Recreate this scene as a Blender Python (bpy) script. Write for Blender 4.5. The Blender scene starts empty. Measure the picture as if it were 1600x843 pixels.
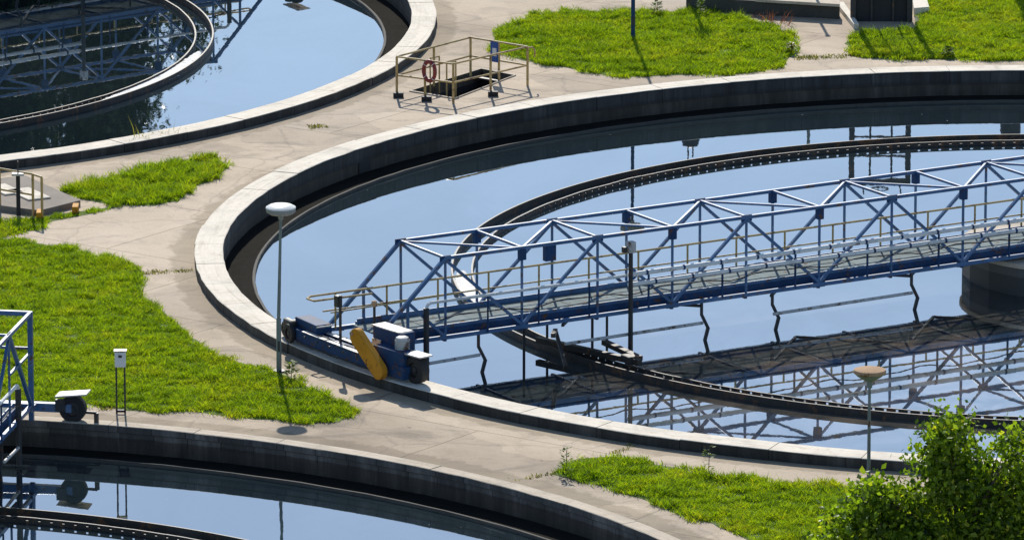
import bpy, bmesh, math, random
import numpy as np
from mathutils import Vector, Matrix, noise
R = math.radians
random.seed(7); rng = np.random.default_rng(11)
S = bpy.context.scene; COL = S.collection
# ---------------------------------------------------------------- survey: camera and tank grid
CAM_H, PITCH, FPX = 38.24996, 0.23002, 12000.0          # focal length in pixels of a 1600 wide frame
A = Vector((12.608, 165.835)); B = Vector((-21.554, 191.509)); C = Vector((-13.680, 132.257))
GZ = -0.22                                              # ground; z = 0 is the top of the main tank's coping
WZ = -0.67
def at(u, v, z=GZ):
    """ground survey: point of the horizontal plane z seen at photo pixel (u, v)"""
    X = u - 800; Y = 421.5 - v
    dy = FPX*math.cos(PITCH) + Y*math.sin(PITCH); dz = -FPX*math.sin(PITCH) + Y*math.cos(PITCH)
    t = (z - CAM_H)/dz
    return Vector((X*t, dy*t, z))
# ---------------------------------------------------------------- object helpers
def tag(o, label=None, cat=None, group=None, kind=None):
    if label: o['label'] = label
    if cat: o['category'] = cat
    if group: o['group'] = group
    if kind: o['kind'] = kind
    return o
def thing(name, label, cat, loc=(0,0,0), rz=0, group=None):
    o = bpy.data.objects.new(name, None); COL.objects.link(o)
    o.location = loc; o.rotation_euler = (0,0,rz); o.empty_display_size = .3
    return tag(o, label, cat, group)
class MB:
    def __init__(s): s.v=[]; s.f=[]; s.uv={}; s.mi=[]; s.cur=0
    def add(s, vs, fs, uvs=None):
        n=len(s.v); s.v += [tuple(p) for p in vs]
        for k,f in enumerate(fs):
            s.f.append(tuple(i+n for i in f)); s.mi.append(s.cur)
            if uvs: s.uv[len(s.f)-1]=uvs[k]
        return s
    def box(s, c, d, M=None):
        x,y,z=d[0]/2,d[1]/2,d[2]/2
        vs=[Vector(((1 if i&1 else -1)*x,(1 if i&2 else -1)*y,(1 if i&4 else -1)*z)) for i in range(8)]
        if M is not None: vs=[M@p for p in vs]
        vs=[p+Vector(c) for p in vs]
        return s.add(vs,[(0,2,3,1),(4,5,7,6),(0,1,5,4),(2,6,7,3),(0,4,6,2),(1,3,7,5)])
    def frame(s,p0,p1):
        d=(Vector(p1)-Vector(p0)); L=d.length; d.normalize()
        up=Vector((0,0,1)) if abs(d.z)<.95 else Vector((0,1,0))
        a=d.cross(up).normalized(); b=a.cross(d).normalized()
        return d,a,b,L
    def bar(s,p0,p1,w,h=None):
        h=h or w; d,a,b,L=s.frame(p0,p1); p0=Vector(p0);p1=Vector(p1)
        vs=[]
        for p in (p0,p1):
            for i,j in ((-1,-1),(1,-1),(1,1),(-1,1)): vs.append(p+a*(w/2*i)+b*(h/2*j))
        return s.add(vs,[(0,1,2,3),(4,7,6,5),(0,4,5,1),(1,5,6,2),(2,6,7,3),(3,7,4,0)])
    def tube(s,p0,p1,r,r1=None,n=10,cap=True):
        r1=r if r1 is None else r1; d,a,b,L=s.frame(p0,p1); p0=Vector(p0);p1=Vector(p1); vs=[]
        for p,q in ((p0,r),(p1,r1)):
            for i in range(n):
                t=2*math.pi*i/n; vs.append(p+a*(q*math.cos(t))+b*(q*math.sin(t)))
        fs=[(i,(i+1)%n,n+(i+1)%n,n+i) for i in range(n)]
        if cap: fs+=[tuple(range(n-1,-1,-1)),tuple(range(n,2*n))]
        return s.add(vs,fs)
    def path(s,pts,r,n=8):
        for a,b in zip(pts,pts[1:]): s.tube(a,b,r,n=n)
        return s
    def lathe(s,prof,c=(0,0,0),n=24,M=None):
        vs=[];c=Vector(c)
        for (r,z) in prof:
            for i in range(n):
                t=2*math.pi*i/n; p=Vector((r*math.cos(t),r*math.sin(t),z)); vs.append((M@p if M else p)+c)
        fs=[]
        for k in range(len(prof)-1):
            for i in range(n): fs.append((k*n+i,k*n+(i+1)%n,(k+1)*n+(i+1)%n,(k+1)*n+i))
        return s.add(vs,fs)
    def torus(s,c,R1,r,M=None,n=24,m=8):
        vs=[];c=Vector(c)
        for i in range(n):
            t=2*math.pi*i/n
            for j in range(m):
                u=2*math.pi*j/m; p=Vector(((R1+r*math.cos(u))*math.cos(t),(R1+r*math.cos(u))*math.sin(t),r*math.sin(u)))
                vs.append((M@p if M else p)+c)
        fs=[(i*m+j,((i+1)%n)*m+j,((i+1)%n)*m+(j+1)%m,i*m+(j+1)%m) for i in range(n) for j in range(m)]
        return s.add(vs,fs)
    def ring(s,prof,n,a0=0,a1=2*math.pi,jit=None,closed=True):
        """sweep a (radius,z) profile round the tank with metric uvs"""
        full=abs(a1-a0-2*math.pi)<1e-6
        m=n if full else n+1; k=len(prof); base=len(s.v)
        cum=[0]
        for p,q in zip(prof,prof[1:]+prof[:1]): cum.append(cum[-1]+math.hypot(p[0]-q[0],p[1]-q[1]))
        for i in range(m):
            t=a0+(a1-a0)*i/n
            for j,(r,z) in enumerate(prof):
                dr,dz=(jit(t,j) if jit else (0,0))
                s.v.append(((r+dr)*math.cos(t),(r+dr)*math.sin(t),z+dz))
        for i in range(n):
            i2=(i+1)%m
            for j in range(k if closed else k-1):
                j2=(j+1)%k
                s.f.append((base+i*k+j,base+i2*k+j,base+i2*k+j2,base+i*k+j2)); s.mi.append(s.cur)
                ua=(a0+(a1-a0)*i/n)*prof[0][0]; ub=(a0+(a1-a0)*(i+1)/n)*prof[0][0]
                s.uv[len(s.f)-1]=[(ua,cum[j]),(ub,cum[j]),(ub,cum[j+1]),(ua,cum[j+1])]
        if not full and closed:
            s.f.append(tuple(base+j for j in range(k))); s.mi.append(s.cur)
            s.f.append(tuple(base+n*k+j for j in range(k-1,-1,-1))); s.mi.append(s.cur)
        return s
    def build(s,name,mats,parent=None,smooth=False,bevel=0,fix=True):
        me=bpy.data.meshes.new(name); me.from_pydata(s.v,[],s.f)
        if not isinstance(mats,(list,tuple)): mats=[mats]
        for m in mats: me.materials.append(m)
        if len(mats)>1: me.polygons.foreach_set('material_index',s.mi)
        if s.uv:
            ul=me.uv_layers.new(name='UVMap')
            for p in me.polygons:
                if p.index in s.uv:
                    for li,uv in zip(p.loop_indices,s.uv[p.index]): ul.data[li].uv=uv
        if fix:
            bm=bmesh.new(); bm.from_mesh(me); bmesh.ops.recalc_face_normals(bm,faces=bm.faces); bm.to_mesh(me); bm.free()
        if smooth:
            me.shade_smooth()
            try: me.set_sharp_from_angle(angle=R(40))
            except Exception: pass
        o=bpy.data.objects.new(name,me); COL.objects.link(o)
        if parent: o.parent=parent
        if bevel:
            b=o.modifiers.new('bevel','BEVEL'); b.width=bevel; b.segments=2; b.limit_method='ANGLE'
        return o
# ---------------------------------------------------------------- materials
def newmat(name):
    m=bpy.data.materials.new(name); m.use_nodes=True; nt=m.node_tree; b=nt.nodes['Principled BSDF']
    return m,nt,b
def N(nt,t,**k):
    n=nt.nodes.new(t)
    for a,v in k.items():
        if a in ('operation','blend_type','noise_dimensions','feature','distance','data_type','vector_type','interpolation_type','bands_direction','wave_type'): setattr(n,a,v)
        else: n.inputs[a].default_value=v
    return n
def ramp(nt,fac,stops):
    n=nt.nodes.new('ShaderNodeValToRGB'); e=n.color_ramp.elements
    while len(e)<len(stops): e.new(.5)
    for x,(p,c) in zip(e,stops):
        x.position=p; x.color=(c if len(c)==4 else (*c,1)) if isinstance(c,tuple) else (c,c,c,1)
    nt.links.new(fac,n.inputs['Fac']); return n.outputs['Color']
def mul(nt,a,b,fac=1,blend='MULTIPLY'):
    n=nt.nodes.new('ShaderNodeMixRGB'); n.blend_type=blend
    for i,x in ((0,fac),(1,a),(2,b)):
        if isinstance(x,(int,float)): n.inputs[i].default_value=x if i==0 else (x,x,x,1)
        elif isinstance(x,tuple): n.inputs[i].default_value=(*x,1)
        else: nt.links.new(x,n.inputs[i])
    return n.outputs[0]
def coord(nt,kind='Object',scale=(1,1,1)):
    t=nt.nodes.new('ShaderNodeTexCoord') if kind!='World' else nt.nodes.new('ShaderNodeNewGeometry')
    m=nt.nodes.new('ShaderNodeMapping'); m.inputs['Scale'].default_value=scale
    nt.links.new(t.outputs[kind if kind!='World' else 'Position'],m.inputs['Vector']); return m.outputs['Vector']
def noisef(nt,vec,scale,detail=6,rough=.6,dist=0):
    n=N(nt,'ShaderNodeTexNoise',Scale=scale,Detail=detail,Roughness=rough,Distortion=dist)
    nt.links.new(vec,n.inputs['Vector']); return n.outputs['Fac']
def bump(nt,b,h,strength=.3,dist=.02):
    n=N(nt,'ShaderNodeBump',Strength=strength,Distance=dist); nt.links.new(h,n.inputs['Height']); nt.links.new(n.outputs['Normal'],b.inputs['Normal'])
def mat_ground():
    m,nt,b=newmat('concrete_apron'); v=coord(nt,'World')
    big=ramp(nt,noisef(nt,v,.16,5,.6,.4),[(.30,(.40,.31,.22)),(.46,(.53,.425,.31)),(.68,(.60,.49,.37))])
    med=ramp(nt,noisef(nt,v,1.1,7,.65,.8),[(.28,.78),(.5,1.0),(.75,1.06)])
    c=mul(nt,big,med)
    fine=ramp(nt,noisef(nt,v,22,4,.7),[(.25,.78),(.5,1.0),(.8,1.08)]); c=mul(nt,c,fine)
    st=ramp(nt,noisef(nt,coord(nt,'World',(.5,.9,1)),.55,8,.72,1.5),[(.0,.3),(.36,.6),(.47,1.0)]); c=mul(nt,c,st,.75)
    vo=N(nt,'ShaderNodeTexVoronoi',feature='DISTANCE_TO_EDGE',Scale=.22)
    wob=N(nt,'ShaderNodeTexNoise',Scale=1.3,Detail=6); nt.links.new(v,wob.inputs['Vector'])
    ad=mul(nt,v,wob.outputs['Color'],.5,'ADD'); nt.links.new(ad,vo.inputs['Vector'])
    cr=ramp(nt,vo.outputs['Distance'],[(.0,.35),(.006,.8),(.014,1.0)]); c=mul(nt,c,cr,.35)
    wv=N(nt,'ShaderNodeTexNoise',Scale=.6,Detail=5); nt.links.new(v,wv.inputs['Vector']); av=mul(nt,v,wv.outputs['Color'],.9,'ADD')
    vc=N(nt,'ShaderNodeTexVoronoi',Scale=.33); nt.links.new(av,vc.inputs['Vector']); bw=nt.nodes.new('ShaderNodeRGBToBW'); nt.links.new(vc.outputs['Color'],bw.inputs[0])
    c=mul(nt,c,ramp(nt,bw.outputs[0],[(.25,(.80,.79,.77)),(.5,(1.0,.985,.96)),(.8,(1.04,1.02,1.0))]),.9)
    bt=nt.nodes.new('ShaderNodeTexBrick'); mp=nt.nodes.new('ShaderNodeMapping'); mp.inputs['Rotation'].default_value=(0,0,.62); nt.links.new(mul(nt,v,wob.outputs['Color'],.06,'ADD'),mp.inputs[0]); nt.links.new(mp.outputs[0],bt.inputs['Vector'])
    for k_,x_ in (('Scale',1.0),('Mortar Size',.02),('Brick Width',6.5),('Row Height',4.2),('Mortar Smooth',.3)): bt.inputs[k_].default_value=x_
    bt.inputs['Color1'].default_value=(1,1,1,1); bt.inputs['Color2'].default_value=(.93,.92,.90,1); bt.inputs['Mortar'].default_value=(.42,.40,.33,1)
    c=mul(nt,c,bt.outputs['Color'],.8)
    for cc,rr_ in ((A,19.63),(B,19.63),(C,19.36)):
        g9=nt.nodes.new('ShaderNodeNewGeometry'); d9=nt.nodes.new('ShaderNodeVectorMath'); d9.operation='DISTANCE'; nt.links.new(g9.outputs['Position'],d9.inputs[0]); d9.inputs[1].default_value=(cc.x,cc.y,GZ)
        s9=N_math(nt,'SUBTRACT',d9.outputs['Value'],rr_); w9=N(nt,'ShaderNodeMath',operation='MULTIPLY_ADD'); nt.links.new(noisef(nt,v,1.8,5,.7),w9.inputs[0]); w9.inputs[1].default_value=-.9; nt.links.new(s9,w9.inputs[2])
        c=mul(nt,c,ramp(nt,w9.outputs[0],[(.0,(.62,.60,.54)),(.12,(1,1,1))]),.8)
    spots=ramp(nt,noisef(nt,v,4.5,2,.5),[(.0,.3),(.235,.45),(.27,1.0)]); c=mul(nt,c,spots,.8)
    # beyond the works the ground turns into rough meadow
    sep=nt.nodes.new('ShaderNodeSeparateXYZ'); g=nt.nodes.new('ShaderNodeNewGeometry'); nt.links.new(g.outputs['Position'],sep.inputs[0])
    ln=nt.nodes.new('ShaderNodeVectorMath'); ln.operation='DISTANCE'; nt.links.new(g.outputs['Position'],ln.inputs[0]); ln.inputs[1].default_value=(0,165,0)
    far=ramp(nt,N_math(nt,'DIVIDE',ln.outputs['Value'],200),[(.28,0.0),(.31,1.0)])
    mead=ramp(nt,noisef(nt,v,.3,6),[(.3,(.05,.075,.015)),(.7,(.11,.13,.035))])
    c=mul(nt,c,mead,far,'MIX')
    nt.links.new(c,b.inputs['Base Color']); b.inputs['Roughness'].default_value=.9
    bump(nt,b,noisef(nt,v,9,8,.7),.35,.03); return m
def N_math(nt,op,a,bv):
    n=nt.nodes.new('ShaderNodeMath'); n.operation=op; nt.links.new(a,n.inputs[0]); n.inputs[1].default_value=bv; return n.outputs[0]
def mat_coping(name,col,stain=.6):
    m,nt,b=newmat(name); v=coord(nt,'Object')
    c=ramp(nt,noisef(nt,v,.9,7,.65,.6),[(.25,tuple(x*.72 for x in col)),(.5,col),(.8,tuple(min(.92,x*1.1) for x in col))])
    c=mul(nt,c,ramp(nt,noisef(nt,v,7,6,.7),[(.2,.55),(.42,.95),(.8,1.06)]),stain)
    uv=coord(nt,'UV',(.5,.0,1)); c=mul(nt,c,ramp(nt,noisef(nt,uv,2.2,5,.7),[(.25,.72),(.45,1.0)]),stain)
    c=mul(nt,c,ramp(nt,noisef(nt,coord(nt,'UV',(.35,6,1)),1.3,6,.75),[(.30,(.70,.68,.63)),(.5,(1,.99,.97)),(.8,(1.08,1.07,1.05))]),stain)
    c=mul(nt,c,ramp(nt,noisef(nt,v,2.6,8,.8,.8),[(.30,(.48,.45,.40)),(.40,(.9,.88,.85)),(.5,(1,1,1))]),stain)
    c=mul(nt,c,ramp(nt,noisef(nt,v,30,3,.6),[(.2,.75),(.5,1.0)]),.6)
    nt.links.new(c,b.inputs['Base Color']); b.inputs['Roughness'].default_value=.88
    bump(nt,b,noisef(nt,v,14,6,.7),.4,.02); return m
def mat_wall(name,top,low,brick=True):
    m,nt,b=newmat(name); uv=coord(nt,'UV')
    # vertical runs of damp and lime
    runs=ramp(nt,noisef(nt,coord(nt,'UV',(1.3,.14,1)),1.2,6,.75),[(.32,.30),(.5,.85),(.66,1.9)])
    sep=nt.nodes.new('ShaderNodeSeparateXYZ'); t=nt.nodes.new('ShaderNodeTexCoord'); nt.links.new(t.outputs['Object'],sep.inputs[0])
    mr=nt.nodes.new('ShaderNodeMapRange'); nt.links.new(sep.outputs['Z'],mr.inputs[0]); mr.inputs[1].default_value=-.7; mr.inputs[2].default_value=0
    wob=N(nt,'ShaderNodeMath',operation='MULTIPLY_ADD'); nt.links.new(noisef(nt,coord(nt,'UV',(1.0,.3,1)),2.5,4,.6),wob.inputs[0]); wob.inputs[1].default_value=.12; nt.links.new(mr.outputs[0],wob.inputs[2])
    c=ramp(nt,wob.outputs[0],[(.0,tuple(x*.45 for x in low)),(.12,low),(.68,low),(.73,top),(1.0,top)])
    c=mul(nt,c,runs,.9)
    if brick:
        bt=nt.nodes.new('ShaderNodeTexBrick'); nt.links.new(uv,bt.inputs['Vector'])
        for k,x in (('Scale',1.0),('Mortar Size',.012),('Brick Width',.74),('Row Height',.31)): bt.inputs[k].default_value=x
        bt.inputs['Color1'].default_value=(.6,.6,.6,1); bt.inputs['Color2'].default_value=(1.45,1.4,1.35,1); bt.inputs['Mortar'].default_value=(.3,.3,.3,1)
        bd=ramp(nt,mr.outputs[0],[(.0,.12),(.52,.12),(.60,.85)]); n_=nt.nodes.new('ShaderNodeMixRGB'); n_.blend_type='MULTIPLY'
        nt.links.new(bd,n_.inputs[0]); nt.links.new(c,n_.inputs[1]); nt.links.new(bt.outputs['Color'],n_.inputs[2]); c=n_.outputs[0]
    nt.links.new(c,b.inputs['Base Color']); b.inputs['Roughness'].default_value=.75
    bump(nt,b,noisef(nt,uv,8,6,.7),.5,.02); return m
def mat_paint(name,col,rust=.35,rough=.42,chalk=.3,scale=5,metal=0,spec=.5):
    m,nt,b=newmat(name); b.inputs['Specular IOR Level'].default_value=spec; v=coord(nt,'World')
    c=ramp(nt,noisef(nt,v,1.6,5,.6),[(.3,tuple(x*.7 for x in col)),(.55,col),(.85,tuple(x*(1-chalk)+.5*chalk for x in col))])
    r=ramp(nt,noisef(nt,v,scale,7,.75,.5),[(.60-.12*rust,0.0),(.66-.1*rust,1.0)])
    rc=ramp(nt,noisef(nt,v,13,4),[(.3,(.07,.03,.014)),(.7,(.19,.085,.03))])
    c=mul(nt,c,rc,r,'MIX') if rust>0 else c
    nt.links.new(c,b.inputs['Base Color']); b.inputs['Roughness'].default_value=rough; b.inputs['Metallic'].default_value=metal
    bump(nt,b,noisef(nt,v,25,5,.7),.15,.01); return m
def mat_water():
    m,nt,b=newmat('settled_water'); nt.nodes.remove(b); out=nt.nodes['Material Output']; v=coord(nt,'World')
    gl=nt.nodes.new('ShaderNodeBsdfGlossy'); gl.inputs['Roughness'].default_value=.012
    gl.inputs['Color'].default_value=(.92,.955,.99,1)
    df=nt.nodes.new('ShaderNodeBsdfDiffuse')
    murk=ramp(nt,noisef(nt,v,.12,5,.6,1),[(.3,(.010,.020,.026)),(.7,(.022,.034,.038))])
    fl=noisef(nt,coord(nt,'World',(1,.45,1)),3.0,3,.5)
    scum=ramp(nt,noisef(nt,v,7,4,.55),[(.735,0.0),(.755,1.0)])
    dc=mul(nt,murk,(.34,.36,.36),scum,'MIX'); nt.links.new(dc,df.inputs['Color'])
    fr=nt.nodes.new('ShaderNodeFresnel'); fr.inputs['IOR'].default_value=2.6
    f2=mul(nt,fr.outputs[0],ramp(nt,noisef(nt,coord(nt,'World',(1,.5,1)),.28,6,.6,1.2),[(.3,.94),(.65,1.0)]),1)
    f2=N_math(nt,'MULTIPLY',f2,1.45)
    f3=mul(nt,f2,(.2,.2,.2),scum,'MIX')
    mx=nt.nodes.new('ShaderNodeMixShader'); nt.links.new(f3,mx.inputs[0]); nt.links.new(df.outputs[0],mx.inputs[1]); nt.links.new(gl.outputs[0],mx.inputs[2])
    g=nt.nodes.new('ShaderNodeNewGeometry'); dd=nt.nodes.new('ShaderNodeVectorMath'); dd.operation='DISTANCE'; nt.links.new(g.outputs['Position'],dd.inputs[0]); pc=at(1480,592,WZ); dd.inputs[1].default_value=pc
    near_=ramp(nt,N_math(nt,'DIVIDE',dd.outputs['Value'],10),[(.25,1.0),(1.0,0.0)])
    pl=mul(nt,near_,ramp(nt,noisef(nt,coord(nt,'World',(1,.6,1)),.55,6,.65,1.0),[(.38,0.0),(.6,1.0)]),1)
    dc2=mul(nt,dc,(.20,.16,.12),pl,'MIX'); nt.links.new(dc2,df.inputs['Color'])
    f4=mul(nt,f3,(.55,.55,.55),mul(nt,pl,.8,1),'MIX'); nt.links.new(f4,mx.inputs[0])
    bp=N(nt,'ShaderNodeBump',Strength=.16,Distance=.004); nt.links.new(fl,bp.inputs['Height'])
    for x in (gl,df,fr): nt.links.new(bp.outputs['Normal'],x.inputs['Normal'])
    nt.links.new(mx.outputs[0],out.inputs['Surface']); return m
def mat_leaf(name,dark,light,trans,yel=None,shine=.3,scale=.5,tw=.45):
    m,nt,b=newmat(name); out=nt.nodes['Material Output']; g=nt.nodes.new('ShaderNodeNewGeometry')
    stops=[(0,dark),(.55,light),(.93,tuple(x*1.25 for x in light))]
    if yel: stops.append((1.0,yel))
    c=ramp(nt,g.outputs['Random Per Island'],stops)
    v=coord(nt,'World'); c=mul(nt,c,ramp(nt,noisef(nt,v,scale*6,4,.6,.3),[(.33,(.58,.64,.6)),(.5,(.97,.98,1.0)),(.66,(1.22,1.12,1.0))]),.8 if scale<1.1 else .3); c=mul(nt,c,ramp(nt,noisef(nt,v,scale,5,.65,.5),[(.3,(.66,.76,.9)),(.5,(1.0,1.0,1.0)),(.66,(1.35,1.10,1.6))]),.85)
    nt.links.new(c,b.inputs['Base Color']); b.inputs['Roughness'].default_value=.42; b.inputs['Specular IOR Level'].default_value=shine
    tr=nt.nodes.new('ShaderNodeBsdfTranslucent'); tc=mul(nt,c,trans,1.0); nt.links.new(tc,tr.inputs['Color'])
    mx=nt.nodes.new('ShaderNodeMixShader'); mx.inputs[0].default_value=tw
    nt.links.new(b.outputs[0],mx.inputs[1]); nt.links.new(tr.outputs[0],mx.inputs[2]); nt.links.new(mx.outputs[0],out.inputs['Surface']); return m
M={}
M['ground']=mat_ground()
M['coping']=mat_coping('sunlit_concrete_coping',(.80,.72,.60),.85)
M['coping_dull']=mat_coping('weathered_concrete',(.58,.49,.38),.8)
M['coping_side']=mat_wall('shaded_block_face',(.040,.040,.040),(.028,.028,.028))  # near-black tone holds the shade on the coping's side faces
M['wall']=mat_wall('damp_tank_wall',(.098,.088,.078),(.058,.050,.042),False)
M['wall_block']=mat_wall('block_tank_wall',(.105,.098,.092),(.052,.043,.036))
M['ledge']=mat_coping('slimy_concrete',(.075,.072,.062),.9)
M['muck']=mat_coping('dark_muck',(.024,.022,.018),.9); M['muck'].node_tree.nodes['Principled BSDF'].inputs['Specular IOR Level'].default_value=.03; M['muck'].node_tree.nodes['Principled BSDF'].inputs['Roughness'].default_value=1
M['ledge2']=mat_coping('dirty_slab',(.26,.22,.18),.9)
M['drum']=mat_wall('shaded_drum_concrete',(.13,.125,.115),(.07,.068,.062),False)  # dark tone holds the shade on the drum sides
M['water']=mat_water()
M['blue']=mat_paint('weathered_blue_paint',(.060,.150,.31),.34,.42,.36)
M['blue_dark']=mat_paint('dark_blue_paint',(.018,.058,.150),.35,.65,.06,spec=.2)
M['white_pipe']=mat_paint('white_pipe_paint',(.80,.80,.77),.10,.4,.3)
M['ochre']=mat_paint('faded_ochre_paint',(.52,.36,.13),.42,.5,.35)
M['yellow']=mat_paint('yellow_guard_paint',(.60,.27,.02),.25,.7,.03,spec=.2)
M['deck']=mat_paint('greenish_deck_plate',(.20,.25,.25),.35,.85,.15,spec=.15)
M['rubber']=mat_paint('black_rubber',(.018,.018,.02),0,.7,0)
M['dark_steel']=mat_paint('dark_steel',(.035,.035,.037),.35,.55,.05)
M['slime']=mat_paint('slimed_weir_steel',(.032,.028,.022),.55,.6,.10,3)
M['bright_top']=mat_paint('galvanised_and_sunlit_top',(.62,.60,.57),.62,.5,.15,4)  # pale metal parts; also paints the sunlit tops of blue boxes and beams
M['pole']=mat_paint('grey_green_pole',(.20,.24,.235),.15,.5,.1)
M['lamp_white']=mat_paint('lamp_dome_white',(.80,.79,.74),.0,.35,.1)
M['lamp_under']=mat_paint('lamp_underside',(.30,.30,.29),.0,.5,.1)
M['lamp_rust']=mat_paint('lamp_dome_rusty',(.50,.33,.20),.3,.9,.1,spec=.1)
M['red']=mat_paint('lifebuoy_red',(.24,.025,.02),.0,.5,.1)
M['sign_blue']=mat_paint('sign_blue',(.02,.09,.33),.0,.4,.1)
M['foam']=mat_coping('glare_and_litter',(.92,.90,.85),.15)  # white carries the troughs' sun glare; also colours the litter
M['grass']=mat_leaf('grass_blades',(.120,.200,.012),(.310,.430,.020),(1.35,1.35,.35),(.55,.46,.05),.25,.55,.52)
M['grass_dry']=mat_leaf('dry_grass_blades',(.10,.13,.02),(.26,.27,.05),(1.3,1.2,.5),(.45,.36,.12),.2,.8,.4)
M['leaf']=mat_leaf('shrub_leaves',(.018,.045,.006),(.165,.245,.022),(2.0,2.1,.45),(.46,.45,.05),.25,1.2,.45)
M['leaf_far']=mat_leaf('tree_leaves',(.014,.030,.006),(.032,.058,.012),(1.2,1.3,.4),None,.3,.2,.25)
M['weed_green']=mat_leaf('weed_leaves',(.04,.085,.010),(.12,.19,.02),(1.4,1.4,.4),None,.03,1.2,.45)
M['weed']=mat_leaf('red_weeds',(.16,.06,.03),(.30,.14,.07),(1.2,.9,.6),None,.2,1,.3)
M['bark']=mat_paint('bark',(.10,.075,.05),0,.9,0)
def mat_soil():
    m,nt,b=newmat('soil_under_grass'); v=coord(nt,'World')
    nt.links.new(ramp(nt,noisef(nt,v,2.5,6,.7),[(.3,(.06,.10,.010)),(.6,(.12,.19,.018)),(.8,(.17,.19,.04))]),b.inputs['Base Color']); b.inputs['Roughness'].default_value=1; return m
M['soil']=mat_soil()
# ---------------------------------------------------------------- ground with round openings for the tanks
def ground():
    bm=bmesh.new(); E=[]
    def loop(pts):
        vs=[bm.verts.new(p) for p in pts]
        for a,b in zip(vs,vs[1:]+vs[:1]): E.append(bm.edges.new((a,b)))
    loop([(x,y,GZ) for x,y in ((-3000,-2500),(3000,-2500),(3000,4500),(-3000,4500))])
    for c,r in ((A,19.4),(B,19.4),(C,19.2)):
        loop([(c.x+r*math.cos(2*math.pi*i/180),c.y+r*math.sin(2*math.pi*i/180),GZ) for i in range(180)])
    # stair pit and sluice channel openings
    for q in HOLES: loop([(p.x,p.y,GZ) for p in q])
    bmesh.ops.triangle_fill(bm,use_beauty=True,use_dissolve=False,edges=E)
    for f in bm.faces:
        f.normal_update()
        if f.normal.z<0: f.normal_flip()
    me=bpy.data.meshes.new('ground'); bm.to_mesh(me); bm.free(); me.materials.append(M['ground'])
    o=bpy.data.objects.new('ground',me); COL.objects.link(o); tag(o,kind='structure')
pit=[at(643,143).xy,at(711,154.5).xy,at(803,119).xy,at(752,109).xy]
HOLES=[pit]
ground()
# ---------------------------------------------------------------- settling tanks
def coping_mesh(r0,r1,z1,z0,seg,seed,mats,parent,spread=.007):
    rd=random.Random(seed); mb=MB()
    for k in range(seg):
        a0=2*math.pi*k/seg; a1=2*math.pi*(k+1)/seg-.010/r0; dz=rd.uniform(-spread,spread); dr=rd.uniform(-.006,.006); dr2=rd.uniform(-.012,.012)
        nse=lambda t,j: (noise.noise(Vector((math.cos(t)*r0*2.3,math.sin(t)*r0*2.3,seed+j)))*.014+noise.noise(Vector((math.cos(t)*r0*6,math.sin(t)*r0*6,seed+j*3)))*.010, noise.noise(Vector((math.cos(t)*r0*1.3,math.sin(t)*r0*1.3,seed+9)))*.005)
        b=.012
        i0=len(mb.f)
        mb.cur=0
        mb.ring([(r0+dr,z0),(r0+dr,z1-b+dz),(r0+dr+b,z1+dz),(r1+dr2-b,z1+dz),(r1+dr2,z1-b+dz),(r1+dr2,z0)],4,a0,a1,jit=nse)
        # side faces take the block material
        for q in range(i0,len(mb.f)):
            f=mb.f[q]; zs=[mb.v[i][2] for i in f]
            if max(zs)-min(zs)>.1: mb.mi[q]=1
    return mb.build('coping',mats,parent)
def tank(label,c,z,seed,r1=19.63,flush=False,wall='wall',open_arc=None):
    t=thing('settling_tank',label,'settling tank',(c.x,c.y,z))
    w=WZ if z==0 else -.80; wz=w-z
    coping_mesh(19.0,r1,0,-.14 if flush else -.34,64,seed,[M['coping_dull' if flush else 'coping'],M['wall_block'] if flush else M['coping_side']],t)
    MB().ring([(19.03,-.13),(19.03,-3.2),(19.33,-3.2),(19.33,-.13)],200).build('tank_wall',M[wall],t)
    MB().ring([(18.29,wz+.055),(18.30,wz+.07),(18.35,wz+.07),(18.36,wz+.05),(18.36,wz-.5),(18.29,wz-.5)],220,
        jit=lambda a,j:(noise.noise(Vector((math.cos(a)*30,math.sin(a)*30,j)))*.012,noise.noise(Vector((math.cos(a)*22,math.sin(a)*22,5)))*.012)).build('inner_ledge',M['ledge'],t)
    MB().ring([(18.355,wz+.03),(19.04,wz+.045)],220,closed=False,jit=lambda a,j:(0,.012*noise.noise(Vector((math.cos(a)*60,math.sin(a)*60,j))))).build('channel_floor',M['muck'],t)
    # weir trough: outer plate, floor, notched inner plate
    zt=wz+.125
    tr=MB().ring([(13.92,zt+.035),(13.96,zt+.035),(13.96,wz-.25),(13.46,wz-.25),(13.46,wz-.21),(13.92,wz-.21)],240).build('weir_trough',M['slime'],t)
    mb=MB(); n=330
    for i in range(n):
        a0=2*math.pi*i/n; a1=2*math.pi*(i+.76)/n; a2=2*math.pi*(i+1)/n; h=.0+.012*noise.noise(Vector((i*.3,seed,0)))
        mb.ring([(13.48,zt-.02+h),(13.51,zt-.02+h),(13.51,wz-.25),(13.48,wz-.25)],1,a0,a1)
        mb.ring([(13.48,zt-.07),(13.51,zt-.07),(13.51,wz-.25),(13.48,wz-.25)],1,a1,a2)
        if True: mb.ring([(13.475,zt-.005+h),(13.515,zt-.005+h),(13.515,zt-.025+h),(13.475,zt-.025+h)],1,a0,a2)
    mb.build('notched_plate',M['slime'],tr)
    d=MB().lathe([(0,.02),(2.20,.02),(2.22,.04),(2.58,.04),(2.63,-.01),(2.63,-3.0)],n=20).build('center_drum',M['drum'],t)
    MB().lathe([(0,.06),(2.66,.06),(2.68,.04),(2.68,-.04),(0,-.04)],n=40).build('sunlit_drum_top',M['coping_dull'],t)  # paler disc: the drum's sunlit top put into the colour
    return t
tA=tank('big round settling tank in the middle with raised sunlit white coping and dark wall',A,0,3)
tB=tank('round settling tank at the upper left with dark tree reflections in its water',B,0,5)
tC=tank('round settling tank at the bottom left whose rim is level with the paving',C,-.2,8,19.36,True,'wall_block')
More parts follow.
